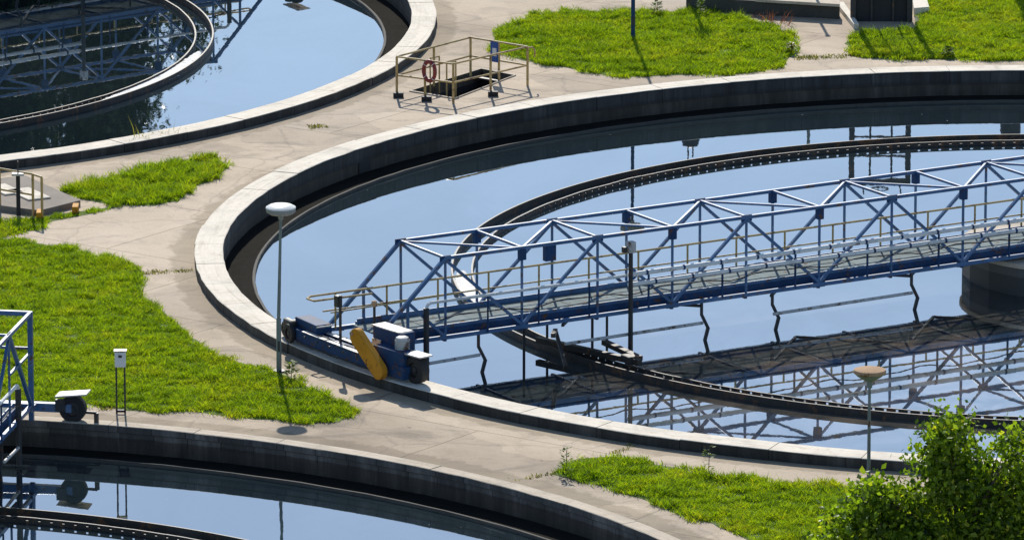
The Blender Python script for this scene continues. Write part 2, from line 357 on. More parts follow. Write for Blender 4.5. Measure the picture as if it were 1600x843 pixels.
for nm,c,w,r in (('water',A,WZ,19.2),('water',B,WZ,19.2),('water',C,-.80,19.2)):
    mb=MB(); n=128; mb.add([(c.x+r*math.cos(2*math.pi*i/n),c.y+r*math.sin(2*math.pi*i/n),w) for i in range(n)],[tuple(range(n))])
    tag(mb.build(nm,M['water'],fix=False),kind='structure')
# pale flecks: painted sun glare in the troughs, real litter behind the ledge
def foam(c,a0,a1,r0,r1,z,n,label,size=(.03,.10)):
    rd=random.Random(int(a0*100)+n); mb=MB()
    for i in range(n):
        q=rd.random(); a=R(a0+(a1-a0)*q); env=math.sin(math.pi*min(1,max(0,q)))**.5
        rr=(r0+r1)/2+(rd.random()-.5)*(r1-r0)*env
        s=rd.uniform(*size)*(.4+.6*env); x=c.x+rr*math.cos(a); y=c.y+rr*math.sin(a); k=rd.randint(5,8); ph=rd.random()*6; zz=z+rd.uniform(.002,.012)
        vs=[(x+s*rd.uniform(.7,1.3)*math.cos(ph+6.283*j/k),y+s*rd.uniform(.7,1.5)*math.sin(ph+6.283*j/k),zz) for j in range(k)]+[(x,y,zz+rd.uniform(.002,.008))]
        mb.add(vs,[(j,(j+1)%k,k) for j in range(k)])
    tag(mb.build('foam',M['foam'],fix=False),label,'foam',kind='stuff')  # one name for the litter and for the painted trough glare
foam(A,180,199,13.53,13.91,WZ+.06,1500,'pale flecks painted as sun glare in the weir trough of the big middle tank',(.03,.09))
foam(B,-33,-6,13.53,13.91,WZ+.06,1700,'bright flecks painted as sun glare in the weir trough bend of the upper left tank',(.03,.09))
foam(A,192,206,18.42,18.96,WZ+.05,420,'muddy foam and litter behind the ledge at the left end of the big tank',(.02,.07))
o_=at(607,265,-.47)-Vector((A.x,A.y,0)); a_=math.atan2(o_.y,o_.x)
MB().box((19.03*math.cos(a_),19.03*math.sin(a_),-.46),(.06,.5,.30),Matrix.Rotation(a_,3,'Z')).build('outlet',M['rubber'],tA)
# ---------------------------------------------------------------- scraper bridges
def part(mb,name,mat,par,**k): return mb.build(name,M[mat],par,**k)
def bridge(label,c,ang,z,near,full=True,end='slope',H=1.9,offset=(0,0)):
    """local x runs outward from the tank centre, local y*near points to the camera side"""
    t=thing('scraper_bridge',label,'scraper bridge',(c.x,c.y,z),ang)
    ZB=.20; W=.93; P=3.74; pk=16.9
    tops=[pk-P*k for k in range(5)]; bots=[pk-P/2-P*k for k in range(5)]
    send=18.72 if end=='slope' else 18.8
    for sgn in (1,-1):
        y=W*sgn
        part(MB().bar((-.4,y,H),(pk+.03 if end=='slope' else send,y,H),.074),'top_chord','blue',t,bevel=.006)
        part(MB().bar((-.4,y,ZB),(send,y,ZB),.075,.09),'bottom_chord','blue',t,bevel=.006)
        for k,s in enumerate(tops):
            for b in (s+P/2,s-P/2):
                if b>pk+1 and end=='slope': continue
                if b<0 or b>18.9: continue
                part(MB().bar((s,y,H-.04),(b,y,ZB+.04),.060),'diagonal','blue',t)
            part(MB().bar((s,y*.995,H-.04),(s,y*.995,ZB+.05),.042),'vertical','blue',t)
            g=MB().box((s,y,H-.02),(.26,.03,.14)); part(g,'gusset','blue_dark',t)
        for b in bots:
            if b<0: continue
            part(MB().bar((b,y*.995,H-.04),(b,y*.995,ZB+.05),.042),'vertical','blue',t)
            part(MB().box((b,y,H-.14),(.15,.13,.24)),'gusset','blue_dark',t,bevel=.01)
            part(MB().box((b,y,ZB+.02),(.30,.03,.16)),'gusset','blue_dark',t)
        if end=='slope':
            part(MB().bar((pk,y,H),(send,y,ZB+.02),.08),'end_diagonal','blue',t,bevel=.006)
            m=((pk+send)/2,(H+ZB)/2)
            part(MB().bar((m[0],y,m[1]),(pk,y,ZB),.06),'diagonal','blue',t)
            part(MB().bar((m[0],y*.995,m[1]),(m[0],y*.995,ZB),.05),'vertical','blue',t)
        else:
            part(MB().bar((send,y,ZB-.3),(send,y,H+.04),.10),'end_post','blue',t,bevel=.006)
            part(MB().bar((pk,y,H),(send,y,ZB),.072),'diagonal','blue',t)
            part(MB().bar((send,y,H*.62),(pk,y,H*.62),.05),'rail','blue',t)
    # top bracing between the two trusses
    for s in tops+bots:
        if s<0: continue
        part(MB().bar((s,-W,H),(s,W,H),.05),'cross_brace','blue',t)
        part(MB().bar((s,-W,ZB-.06),(s,W,ZB-.06),.06),'floor_beam','blue_dark',t)
    for s in tops:
        for b in (s+P/2,s-P/2):
            if b<0 or b>pk: continue
            part(MB().bar((s,-W*near,H-.01),(b,W*near,H-.01),.045),'cross_brace','blue',t)
    if end!='slope':
        part(MB().bar((send,-W,H),(send,W,H),.09),'cross_brace','blue',t)
        part(MB().bar((send,-W,H*.66),(send,W,H*.66),.05),'cross_brace','blue',t)
        part(MB().bar((send,-W,ZB),(send,W,ZB),.10),'floor_beam','blue',t)
    # walkway
    dk=MB(); x=0.0
    while x<17.9:
        dk.box((x+.605,0,ZB+.085+random.uniform(-.004,.004)),(1.2,1.36,.03)); x+=1.215
    part(dk,'walkway_deck','deck',t)
    for sgn in (1,-1): part(MB().box((8.8,sgn*.76,ZB+.03),(18.6,.05,.22)),'deck_girder','blue_dark' if sgn==near else 'blue',t,bevel=.004)
    for sgn in (1,-1): part(MB().bar((-.3,sgn*.70,ZB+.16),(18.1,sgn*.70,ZB+.16),.02,.10),'toe_board','blue',t)
    # far handrail: ochre tube, two rails
    y=-.74*near
    part(MB().path([(0,y,1.02),(19.2,y,1.02),(19.32,y*.9,1.0),(19.30,y*.55,1.0),(17.9,y*.55,.99)],.024),'handrail','ochre',t)
    part(MB().tube((0,y,.66),(18.9,y,.66),.018),'handrail','ochre',t)
    part(MB().tube((15.8,y*.55,.74),(18.9,y*.55,.70),.016),'handrail','ochre',t)
    s=18.6
    while s>0:
        part(MB().tube((s,y,ZB+.05),(s,y,1.02),.022),'rail_post','ochre',t); s-=1.25
    # near side: single white rail, then twin lagged pipes
    y=.985*near
    p1=MB().path([(17.40,y,.88),(17.36,y,.97),(17.28,y,1.0),(12.5,y,1.0)],.036); part(p1,'handrail','white_pipe',t,smooth=True)
    part(MB().tube((17.40,y,.90),(17.40,y,-.66),.062),'drop_pipe','dark_steel',t,smooth=True)
    s=15.9
    while s>12.6:
        part(MB().tube((s,y,ZB),(s,y,1.0),.02),'rail_post','blue_dark',t); s-=1.25
    for zz,yy in ((1.01,y),(.80,y+.03*near)):
        part(MB().tube((-.3,yy,zz),(12.44,yy,zz),.052,n=12),'service_pipe','white_pipe',t,smooth=True)
    s=12.0; k=0
    while s>0:
        part(MB().tube((s,y,1.01),(s-.05,y,1.01),.058),'pipe_collar','blue_dark',t); part(MB().tube((s-.2,y+.03*near,.80),(s-.25,y+.03*near,.80),.058),'pipe_collar','blue_dark',t)
        if k%2==0: part(MB().bar((s-.1,y-.03*near,ZB),(s-.1,y-.03*near,1.05),.035),'rail_post','blue_dark',t)
        s-=.93; k+=1
    # mast with a switch box
    m=part(MB().tube((12.44,1.10*near,-.95),(12.44,1.10*near,1.72),.055,.045),'mast','dark_steel',t,smooth=True)
    part(MB().box((12.44,1.10*near,1.64),(.17,.17,.24)),'switch_box','bright_top',m,bevel=.015)
    part(MB().box((12.60,1.10*near,1.60),(.08,.10,.12)),'switch','dark_steel',m)
    pts=[(s_,y*1.04,.58+.10*abs(math.sin(s_*1.26))+.02*math.sin(s_*5)) for s_ in np.linspace(0,17.2,60)]
    part(MB().path(pts,.014,6),'cable','rubber',t)
    # hangers carrying scum boards
    for s in (16.1,10.55,8.75,5.15,1.5):
        part(MB().bar((s,y-.05*near,ZB),(s,y-.05*near,-.12),.05).bar((s,y-.05*near,-.1),(s-.17,y-.05*near,-.42),.055).bar((s-.17,y-.05*near,-.40),(s-.05,y-.05*near,-.80),.06),'hanger','dark_steel',t)
    for s0,s1 in ((17.35,16.1),(14.0,10.55),(8.75,5.15)):
        part(MB().tube((s0,y,-.30),(s1,y,-.27),.035),'scum_pipe','bright_top',t)
    for s,e in ((8.75,5.15),(14.0,10.55),(5.15,1.5)):
        m_=(s+e)/2
        part(MB().bar((s,.88*near,+.08),(m_,-.88*near,+.08),.055),'underbrace','dark_steel',t); part(MB().bar((e,.88*near,+.08),(m_,-.88*near,+.08),.055),'underbrace','dark_steel',t)
    for s in (14.6,12.9): part(MB().tube((s,.3*near,ZB),(s,.3*near,-1.1),.03),'scraper_rod','dark_steel',t)
    for s in (13.6,12.1): part(MB().tube((s,-.4*near,ZB),(s,-.4*near,-1.1),.028),'scraper_rod','dark_steel',t)
    # cable boxes
    part(MB().box((13.3,-.80*near,1.25),(.26,.14,.36)),'cable_box','blue_dark',t,bevel=.01)
    return t
def wheel(par,x,y,z,r,w,axis):
    """axis: unit vector of the axle in the bridge frame"""
    M3=axis.to_track_quat('Z','Y').to_matrix()
    o=part(MB().lathe([(r*.55,-w/2),(r*.93,-w/2),(r,-w/2+.02),(r,w/2-.02),(r*.93,w/2),(r*.55,w/2),(r*.55,-w/2)],(x,y,z),28,M3),'wheel','rubber',par,smooth=True)
    MB().lathe([(0,-w*.3),(r*.2,-w*.38),(r*.25,-w*.25),(r*.54,-w*.2),(r*.54,w*.2),(r*.25,w*.25),(r*.2,w*.42),(0,w*.42)],(x,y,z),20,M3).build('rim',M['dark_steel'],o,smooth=True)
    return o
bA=bridge('long blue lattice bridge with walkway and wheeled end carriage spanning the big middle tank',A,R(211.04),0,1)
bB=bridge('blue lattice bridge over the upper left tank seen mirrored in its water',B,R(39.9),0,-1)
bC=bridge('blue lattice bridge at the left edge ending on the rim of the bottom left tank',C,R(80.7),-.05,-1,end='post',H=2.12)
# end carriage of the middle bridge: runs along the coping; q = degrees round the rim, o = outward offset
def cA(q,z,o=0):
    a=R(q); r=19.30+o; return Vector((r*math.cos(a),r*math.sin(a),z))
def tang(q): a=R(q); return Vector((-math.sin(a),math.cos(a),0))
def outw(q): a=R(q); return Vector((math.cos(a),math.sin(a),0))
def frameM(q,tilt=0):
    x=tang(q); y=-outw(q); m=Matrix((x,y,Vector((0,0,1)))).transposed(); return m
cb=MB().bar(cA(-3.6,.20,.16),cA(9.6,.20,.16),.20,.27); part(cb,'carriage_beam','blue_dark',bA,bevel=.012)
cb=MB().bar(cA(-3.2,.22,-.16),cA(9.2,.22,-.16),.14,.24); part(cb,'carriage_beam','blue_dark',bA,bevel=.01)
part(MB().bar(cA(-1.6,.345,.16),cA(5.0,.345,.16),.16,.012),'sunlit_beam_top','bright_top',bA)  # pale strips on both blue beams paint their sunlit tops
part(MB().bar(cA(-.6,.352,-.16),cA(4.4,.352,-.16),.10,.012),'sunlit_beam_top','bright_top',bA)
for q in (-.5,2.0,4.6,7): part(MB().bar(cA(q,.24,.0),cA(q,.24,-.22),.06,.10),'cross_member','blue_dark',bA)
part(MB().bar(cA(-2.8,.24,-.22),(18.3,-.93,.18),.08),'carriage_strut','blue',bA)
part(MB().bar(cA(2.8,.24,-.22),(18.5,.93,.18),.10),'carriage_strut','blue',bA)
part(MB().bar(cA(7.0,.24,-.22),(17.9,.93,.18),.08),'carriage_strut','blue',bA)
# left wheel with its motor box
wheel(bA,*cA(-3.0,.21,.27),.205,.10,outw(-3.0))
wheel(bA,*cA(-4.6,.17,.08),.17,.12,outw(-4.6))
part(MB().box(cA(-3.4,.33,.20),(.40,.16,.30),frameM(-3.4)),'motor','dark_steel',bA,bevel=.05)
part(MB().box(cA(-1.9,.40,-.10),(.95,.38,.26),frameM(-1.9)),'motor_box','blue_dark',bA,bevel=.02)
part(MB().box(cA(-1.9,.492,-.12),(1.02,.40,.03),frameM(-1.9)),'sunlit_lid','bright_top',bA,bevel=.006)  # pale sheet paints the sunlit top of the blue motor box
part(MB().box(cA(-3.9,.26,-.02),(.26,.30,.26),frameM(-3.9)),'bracket','dark_steel',bA,bevel=.02)
part(MB().tube(cA(-4.4,.10,-.02),cA(-4.4,.24,-.02),.07),'scraper_brush','dark_steel',bA)
# control post
pst=part(MB().tube(cA(2.0,.28,.0),cA(2.0,1.34,.0),.03),'control_post','dark_steel',bA)
part(MB().box(cA(1.75,1.20,.0),(.15,.12,.24),frameM(2)),'control_box','dark_steel',pst,bevel=.01)
pst=part(MB().tube(cA(3.6,.2,-.5),cA(3.6,1.15,-.5),.028),'control_post','dark_steel',bA)
part(MB().lathe([(0,.07),(.05,.06),(.065,0),(.05,-.06),(0,-.07)],cA(3.6,1.2,-.5),12),'beacon','lamp_rust',pst,smooth=True)
# right drive: gearbox, motor dome, wheel, fender, slanted yellow chain guard
part(MB().box(cA(6.8,.72,-.25),(.98,.36,.40),frameM(6.8)),'gearbox','blue_dark',bA,bevel=.02)
part(MB().box(cA(6.6,.915,-.25),(.95,.36,.025),frameM(6.7)),'sunlit_lid','bright_top',bA,bevel=.005)  # gearbox top painted pale for the sun on it
part(MB().box(cA(7.9,.40,.05),(1.0,.30,.44),frameM(7.9)),'gearbox','blue_dark',bA,bevel=.03)
part(MB().lathe([(0,.17),(.08,.165),(.13,.14),(.14,.11)]+[(.16 if k%2 else .135,.10-.022*k) for k in range(10)]+[(0,-.12)],cA(8.4,.72,-.05),20),'motor','bright_top',bA,smooth=True)
wheel(bA,*cA(10.0,.29,.0),.285,.22,outw(10))
part(MB().box(cA(9.9,.60,-.02),(.62,.36,.03),frameM(9.9)),'fender','bright_top',bA,bevel=.008)
part(MB().box(cA(9.2,.45,-.14),(.5,.12,.28),frameM(9.2)),'fender_bracket','dark_steel',bA,bevel=.01)
def stadium(p0,p1,half,th,q):
    mb=MB(); d=(p1-p0).normalized(); o=outw(q); s=d.cross(o).normalized(); pts=[]
    for i in range(13): a=math.pi*i/12; pts.append(p1+s*(half*math.cos(a))+d*(half*math.sin(a)))
    for i in range(13): a=math.pi+math.pi*i/12; pts.append(p0+s*(half*math.cos(a))+d*(half*math.sin(a)))
    n=len(pts); vs=[p-o*th/2 for p in pts]+[p+o*th/2 for p in pts]
    mb.add(vs,[tuple(range(n)),tuple(range(2*n-1,n-1,-1))]+[(i,(i+1)%n,n+(i+1)%n,n+i) for i in range(n)]); return mb
gd=stadium(cA(5.5,.74,.36),cA(7.7,.17,.36),.185,.15,6.5).build('chain_guard',M['yellow'],bA,bevel=.02)
MB().tube(cA(5.2,.80,.43),cA(5.2,.80,.46),.05).build('bolt',M['lamp_rust'],gd)
for z_,o_c in ((.36,.10),(.10,.265)): part(MB().path([cA(q_,z_+.012*math.sin(q_*2.1),o_c) for q_ in np.linspace(-2.6,6.4,16)],.013,6),'cable','rubber',bA)
for q_ in (-2.5,-1,.5,2,3.5,5,6.5,8): part(MB().tube(cA(q_,.27,.255),cA(q_,.27,.285),.022,n=6),'bolt','dark_steel',bA)
part(MB().box(cA(6.0,.60,.0),(.30,.02,.16),frameM(6.0)),'type_plate','bright_top',bA)
# simpler carriages of the other two bridges
def carriage(t,near,z0=0,big=False):
    def q(y,z,o=0): return Vector((19.18+o-y*y*.02,y*near,z+z0))
    part(MB().bar(q(-1.7,.26),q(1.7,.26),.16,.18),'carriage_beam','blue',t,bevel=.012)
    for y in (-1.72,1.72):
        wheel(t,*q(y,.25),.275 if big else .22,.2,Vector((1,0,0)))
        part(MB().box(q(y,.56),(.44,.66,.03),Matrix.Rotation(R(6*near),3,'X')),'fender','bright_top',t,bevel=.008)
        part(MB().box(q(y*.86,.33,-.1),(.1,.2,.24)),'fender_bracket','dark_steel',t)
    part(MB().tube(q(2.22,-.02,-.05),q(2.22,.2,-.05),.05),'scraper_brush','dark_steel',t)
    part(MB().bar(q(1.9,.2,-.05),q(2.22,.2,-.05),.05),'brush_arm','dark_steel',t)
    for y in (-.93,.93): part(MB().bar((18.6,y,.16),q(y*near,.28),.1),'carriage_strut','blue',t)
carriage(bB,-1); carriage(bC,-1,-.15,True)
# yellow hoses on the left bridge ladder
part(MB().path([(18.5,.55,1.7),(18.2,.6,1.45),(17.6,.6,1.35),(17.1,.55,1.5)],.04),'hose','yellow',bC)
part(MB().path([(18.5,.5,1.1),(18.0,.6,.8),(17.4,.6,.75)],.04),'hose','yellow',bC)
# scum skimmer box that floats by the trough, hung on the mast of the middle bridge
inv=(Matrix.Translation((A.x,A.y,0))@Matrix.Rotation(R(211.04),4,'Z')).inverted()
L=lambda u,v,z:(inv@at(u,v,z))
sk=part(MB().bar(L(840,530,-.42),L(1000,566,-.42),.13,.12),'scum_skimmer','slime',bA)
part(MB().bar(L(944,534,-.30),L(1000,560,-.38),.14,.10),'skimmer_arm','slime',bA)
part(MB().bar(L(868,516,0),L(884,572,-.5),.07).bar(L(868,516,0),L(864,524,.1),.09),'skimmer_arm','slime',bA)
part(MB().box(L(985,560,-.40),(.28,.36,.16)),'skimmer_float','slime',bA,bevel=.03)
# ---------------------------------------------------------------- lamp posts
def lamp(label,p,h,dome='lamp_white',style=0,lean=0,pm='pole',rp=.026):
    t=thing('lamp_post',label,'lamp post',p,group='lamp posts around the tanks')
    part(MB().lathe([(0,.03),(.13,.03),(.13,0),(0,0)],n=14),'base_plate','dark_steel',t)
    part(MB().box((0,-.055,.55),(.05,.02,.22)),'access_hatch','dark_steel',t)
    part(MB().tube((0,0,0),(0,0,1.15),.055,.05,12),'pole_base',pm,t,smooth=True)
    part(MB().tube((0,0,1.15),(lean,0,h-.14),rp+.012,rp,10),'pole',pm,t,smooth=True)
    hd=MB().lathe([(0,.075),(.12,.07),(.24,.045),(.31,.005),(.315,-.02)] if style==0 else [(0,.035),(.24,.03),(.30,.015),(.315,-.02),(.305,-.05)],(lean,0,h),28).build('lamp_shade',M[dome],t,smooth=True)
    if style==0: prof=[(.31,-.02),(.30,-.10),(.22,-.15),(.06,-.17),(.05,-.26),(0,-.26)]
    else: prof=[(.30,-.05),(.24,-.11),(.13,-.18),(.06,-.22),(.05,-.34),(0,-.34)]
    MB().lathe(prof,(lean,0,h),28).build('lamp_underside',M['lamp_under' if style==0 else 'pole'],hd,smooth=True)
    return t
p=at(436,580); lamp('slim lamp post with round white head standing in the left lawn',p,3.5,lean=.06)
p=at(989,66); lamp('dark slim lamp post in the upper lawn, its head above the picture',p,3.95,pm='blue_dark',rp=.036)
p=at(1359,578,3.30); p.z=GZ; lamp('lamp post with rusty tan head beside the leafy shrub at lower right',p,3.52,'lamp_rust',1)
# ---------------------------------------------------------------- meter box on legs
p=at(189,646)
t=thing('meter_box','small white meter box on two thin legs at the edge of the left lawn','meter box',p)
for x in (-.085,.085): part(MB().box((x,0,.5),(.035,.04,1.0)),'leg','dark_steel',t)
part(MB().box((0,0,.06),(.2,.04,.05)),'cross_bar','dark_steel',t)
bx=part(MB().box((0,0,1.15),(.22,.16,.32)),'box','white_pipe',t,bevel=.012)
MB().box((0,-.086,1.22),(.07,.012,.05)).build('window',M['dark_steel'],bx)
MB().box((0,0,1.325),(.26,.2,.02)).build('lid',M['bright_top'],bx)
# ---------------------------------------------------------------- stair pit with ochre railings
t=thing('stair_pit','open rectangular stair pit sunk in the paving between the tanks','pit',(0,0,0))
mb=MB(); q=pit
for a,b in zip(q,q[1:]+q[:1]): mb.add([(a.x,a.y,GZ+.02),(b.x,b.y,GZ+.02),(b.x,b.y,-3.2),(a.x,a.y,-3.2)],[(0,1,2,3)])
mb.add([(v.x,v.y,-3.2) for v in q],[(0,1,2,3)]); part(mb,'pit_wall','coping_dull' if False else 'dark_steel',t,fix=False)
ce=(q[0]+q[1]+q[2]+q[3])/4
def off(v,d): w=(v-ce); return v+w.normalized()*d
mb=MB(); o=[off(v,.17) for v in q]
o=[off(v,.07) for v in q]
for i in range(4):
    a,b,c2,d2=q[i],q[(i+1)%4],o[(i+1)%4],o[i]; z1=GZ+.03
    mb.add([(a.x,a.y,z1),(b.x,b.y,z1),(c2.x,c2.y,z1),(d2.x,d2.y,z1),(a.x,a.y,z1-.3),(b.x,b.y,z1-.3),(c2.x,c2.y,z1-.07),(d2.x,d2.y,z1-.07)],[(0,1,2,3),(0,4,5,1),(2,6,7,3)])
part(mb,'pit_kerb','coping_dull',t)
mb=MB(); u=(q[1]-q[0]); w=(q[3]-q[0])
for k in range(9):
    f=k/10; c0=q[0]+w*(.95-f*.9)+u*.5; mb.box((c0.x,c0.y,GZ-.15-.3*k),(u.length*.96,.3,.04),Matrix.Rotation(math.atan2(u.y,u.x),3,'Z'))
part(mb,'steps','dark_steel',t)
corn=[Vector((-2.80,182.80)),Vector((-1.42,181.92)),Vector((.38,184.0)),Vector((-1.02,185.15))]
r=thing('pit_railing','ochre tube railing around the open stair pit','railing',(corn[0].x,corn[0].y,GZ))
def rl(v,z): return (v.x-corn[0].x,v.y-corn[0].y,z)
segs=[(corn[0],corn[1]),(corn[1],corn[2]),(corn[2],corn[3]),(corn[3],corn[0])]
for a,b in segs:
    for z in (.98,.52): part(MB().tube(rl(a,z),rl(b,z),.025,n=8),'rail','ochre',r)
for v in (corn[0],corn[1],corn[2],corn[3],(corn[0]+corn[1])/2,(corn[1]+corn[2])/2,(corn[2]+corn[3])/2,(corn[3]+corn[0])/2):
    part(MB().tube(rl(v,0),rl(v,.98),.03,n=8),'post','ochre',r)
for v in (corn[0],(corn[0]+corn[1])/2,(corn[1]+corn[2])/2+Vector((.02,-.02))):
    part(MB().box(rl(v+Vector((.04,-.14)),.06),(.25,.16,.12),Matrix.Rotation(0,3,'Z')),'dark_block','rubber',r,bevel=.01)  # low black blocks set in front of the railing
part(MB().path([rl(corn[2],.95),rl(corn[2]+Vector((.12,.05)),.96),rl(corn[2]+Vector((.18,.05)),.88),rl(corn[2]+Vector((.17,.05)),.72)],.022),'rail','ochre',r)
for v in (corn[0]*.62+corn[2]*.38, corn[0]*.55+corn[3]*.45):
    part(MB().path([rl(v,-.2),rl(v,.72),rl(v+Vector((.22,.26)),.72),rl(v+Vector((.22,.26)),-.2)],.02),'ladder_rail','ochre',r)
lb=(corn[0]*.4+corn[1]*.6)+Vector((-.03,-.05))
nrm=Vector((-.55,-.83,0)); MT=nrm.to_track_quat('Z','Y').to_matrix()@Matrix.Diagonal((.72,1.0,1))
tg=thing('life_buoy','dark red life buoy hanging on the ochre railing of the stair pit','life buoy',(lb.x,lb.y,GZ+.74))
part(MB().torus((0,0,0),.235,.055,MT,28,10),'ring','red',tg,smooth=True)
for k in range(4):
    a=R(45+90*k); c0=Vector((.235*math.cos(a),.235*math.sin(a),0)); 
    part(MB().torus(MT@c0,.058,.008,MT@Matrix.Rotation(a,3,'Z')@Matrix.Rotation(R(90),3,'X'),14,6),'rope_band','white_pipe',tg)
sp=(corn[2]*.42+corn[3]*.58); sg=thing('safety_sign','small blue and white sign on the far rail of the stair pit','sign',(sp.x,sp.y-.04,GZ+.62))
RM=Matrix.Rotation(math.atan2((corn[3]-corn[2]).y,(corn[3]-corn[2]).x),3,'Z')
part(MB().box((0,0,.1),(.24,.015,.5),RM),'panel','sign_blue',sg)
part(MB().box((0,-.014,.10),(.13,.006,.20),RM),'white_mark','lamp_white',sg)
# ---------------------------------------------------------------- raised slab hatch at the left edge
cs=[at(62,338),at(126,322),at(40,283),at(-110,300),at(-110,325),at(0,330)]
t=thing('hatch_slab','low concrete hatch slab with yellow corner at the left edge','hatch',(0,0,0))
mb=MB(); n=len(cs); mb.add([(p.x,p.y,GZ+.14) for p in cs]+[(p.x,p.y,GZ-.1) for p in cs],[tuple(range(n))]+[(i,n+i,n+(i+1)%n,(i+1)%n) for i in range(n)])
part(mb,'slab','ledge2',t,bevel=.01)
for u,v,s in ((45,303,.7),(8,296,.6)):
    p=at(u,v,GZ+.16); part(MB().box((p.x,p.y,GZ+.16),(s*.8,s*1.7,.04),Matrix.Rotation(.5,3,'Z')),'cover','coping',t,bevel=.01)
for u,v in ((118,322),(62,331)):
    p=at(u,v,GZ+.15); part(MB().box((p.x,p.y,GZ+.10),(.14,.42,.16)),'yellow_corner','yellow',t,bevel=.01)
pts=[at(66,343),at(52,338),at(-60,322)]
r=thing('hatch_railing','faded ochre railing beside the hatch slab at the left edge','railing',(pts[0].x,pts[0].y,GZ))
def rr(v,z): return (v.x-pts[0].x,v.y-pts[0].y,z)
for z in (.98,.50):
    part(MB().tube(rr(pts[1],z),rr(at(-100,312),z),.024),'rail','ochre',r)
part(MB().tube(rr(pts[0],.98),rr(pts[1],.98),.024),'rail','ochre',r)
for v in (pts[0],pts[1],at(0,329)): part(MB().tube(rr(v,0),rr(v,.98),.03),'post','ochre',r)
p=at(29,336); t=thing('bollard','black square post in front of the hatch slab at the left edge','post',p)
part(MB().box((0,0,.46),(.09,.09,.92)),'shaft','rubber',t,bevel=.008); part(MB().box((0,0,.95),(.28,.2,.05)),'cap','bright_top',t,bevel=.01); part(MB().tube((0,0,.97),(0,0,1.25),.015),'spike','dark_steel',t)
# ---------------------------------------------------------------- sluice gate and channel walls at the top right
def slab(name,pix,h,mat,par,zb=GZ-.1):
    ps=[at(*p) for p in pix]; n=len(ps); mb=MB()
    mb.add([(p.x,p.y,GZ+h) for p in ps]+[(p.x,p.y,zb) for p in ps],[tuple(range(n))]+[(i,n+i,n+(i+1)%n,(i+1)%n) for i in range(n)])
    return part(mb,name,mat,par,bevel=.01)
t=thing('channel_wall','low dark concrete channel wall behind the upper lawn','wall',(0,0,0))
slab('wall',[(1072,17),(1100,19),(1312,30),(1312,25),(1100,13),(1072,12)],.36,'ledge',t)
slab('sunlit_top_edge',[(1180,24),(1312,32),(1312,24),(1180,16)],.42,'coping_dull',t,GZ+.35)  # paler strip: the dark wall's sunlit top edge, put into the colour
g=at(1377,34)
t=thing('sluice_gate','tall steel sluice gate frame with black gate plate at the upper lawn','sluice gate',g)
for x in (-.72,.72): part(MB().box((x,0,1.68),(.14,.13,3.36)),'post','dark_steel',t,bevel=.008)
for x in (-.25,.3): part(MB().box((x,0,1.65),(.05,.05,3.3)),'rod','dark_steel',t)
for z,h in ((3.28,.16),(2.6,.04),(2.1,.04)): part(MB().box((0,0,z),(1.5,.10,h)),'crossbeam','dark_steel',t)
part(MB().box((0,.06,.36),(1.34,.06,.80)),'gate_plate','rubber',t)
part(MB().torus((.0,0,3.46),.22,.02,None,20,6),'handwheel','dark_steel',t)
for x in (-.45,.5): part(MB().tube((x,-.05,3.3),(x+.05,-.05,3.6),.02),'stem','dark_steel',t)
t=thing('channel_kerb','sunlit sloping kerb of the channel left of the sluice gate','kerb',(0,0,0))
slab('kerb',[(1334,45),(1342,44),(1318,10),(1306,10)],.12,'coping',t)
t=thing('channel_block','bright white concrete block right of the sluice gate','block',(0,0,0))
slab('block',[(1428,26),(1452,24),(1446,6),(1424,6)],.22,'coping',t)
slab('leg',[(1430,38),(1440,38),(1440,27),(1430,27)],.06,'ledge',t)
p=at(1080,14); t=thing('fence_post','dark square post at the end of the low channel wall','post',p)
part(MB().box((0,0,1.15),(.1,.1,2.3)),'shaft','dark_steel',t); part(MB().lathe([(0,2.75),(.2,2.69),(.25,2.5),(.22,2.35),(.1,2.25),(0,2.25)],(0,0,0),12),'hood','dark_steel',t)
part(MB().tube((-.06,0,2.6),(-.06,0,3.1),.02),'spike','dark_steel',t); part(MB().tube((.06,0,2.6),(.06,0,3.0),.02),'spike','dark_steel',t)
p=at(1265,5); t=thing('marker_post','thin steel post standing by the channel behind the lawn','post',p)
part(MB().tube((0,0,0),(0,0,3.05),.04),'shaft','pole',t); part(MB().box((0,0,3.0),(.12,.05,.14)),'plate','pole',t)
p=at(1582,-12); t=thing('pump_hood','bulky dark pump on a post behind the upper right lawn','pump',p)
part(MB().tube((0,0,0),(0,0,2.5),.18),'column','dark_steel',t); part(MB().lathe([(0,.5),(.2,.45),(.27,.2),(.27,-.1),(.15,-.2),(0,-.2)],(0,0,2.6),16),'motor','dark_steel',t,smooth=True)
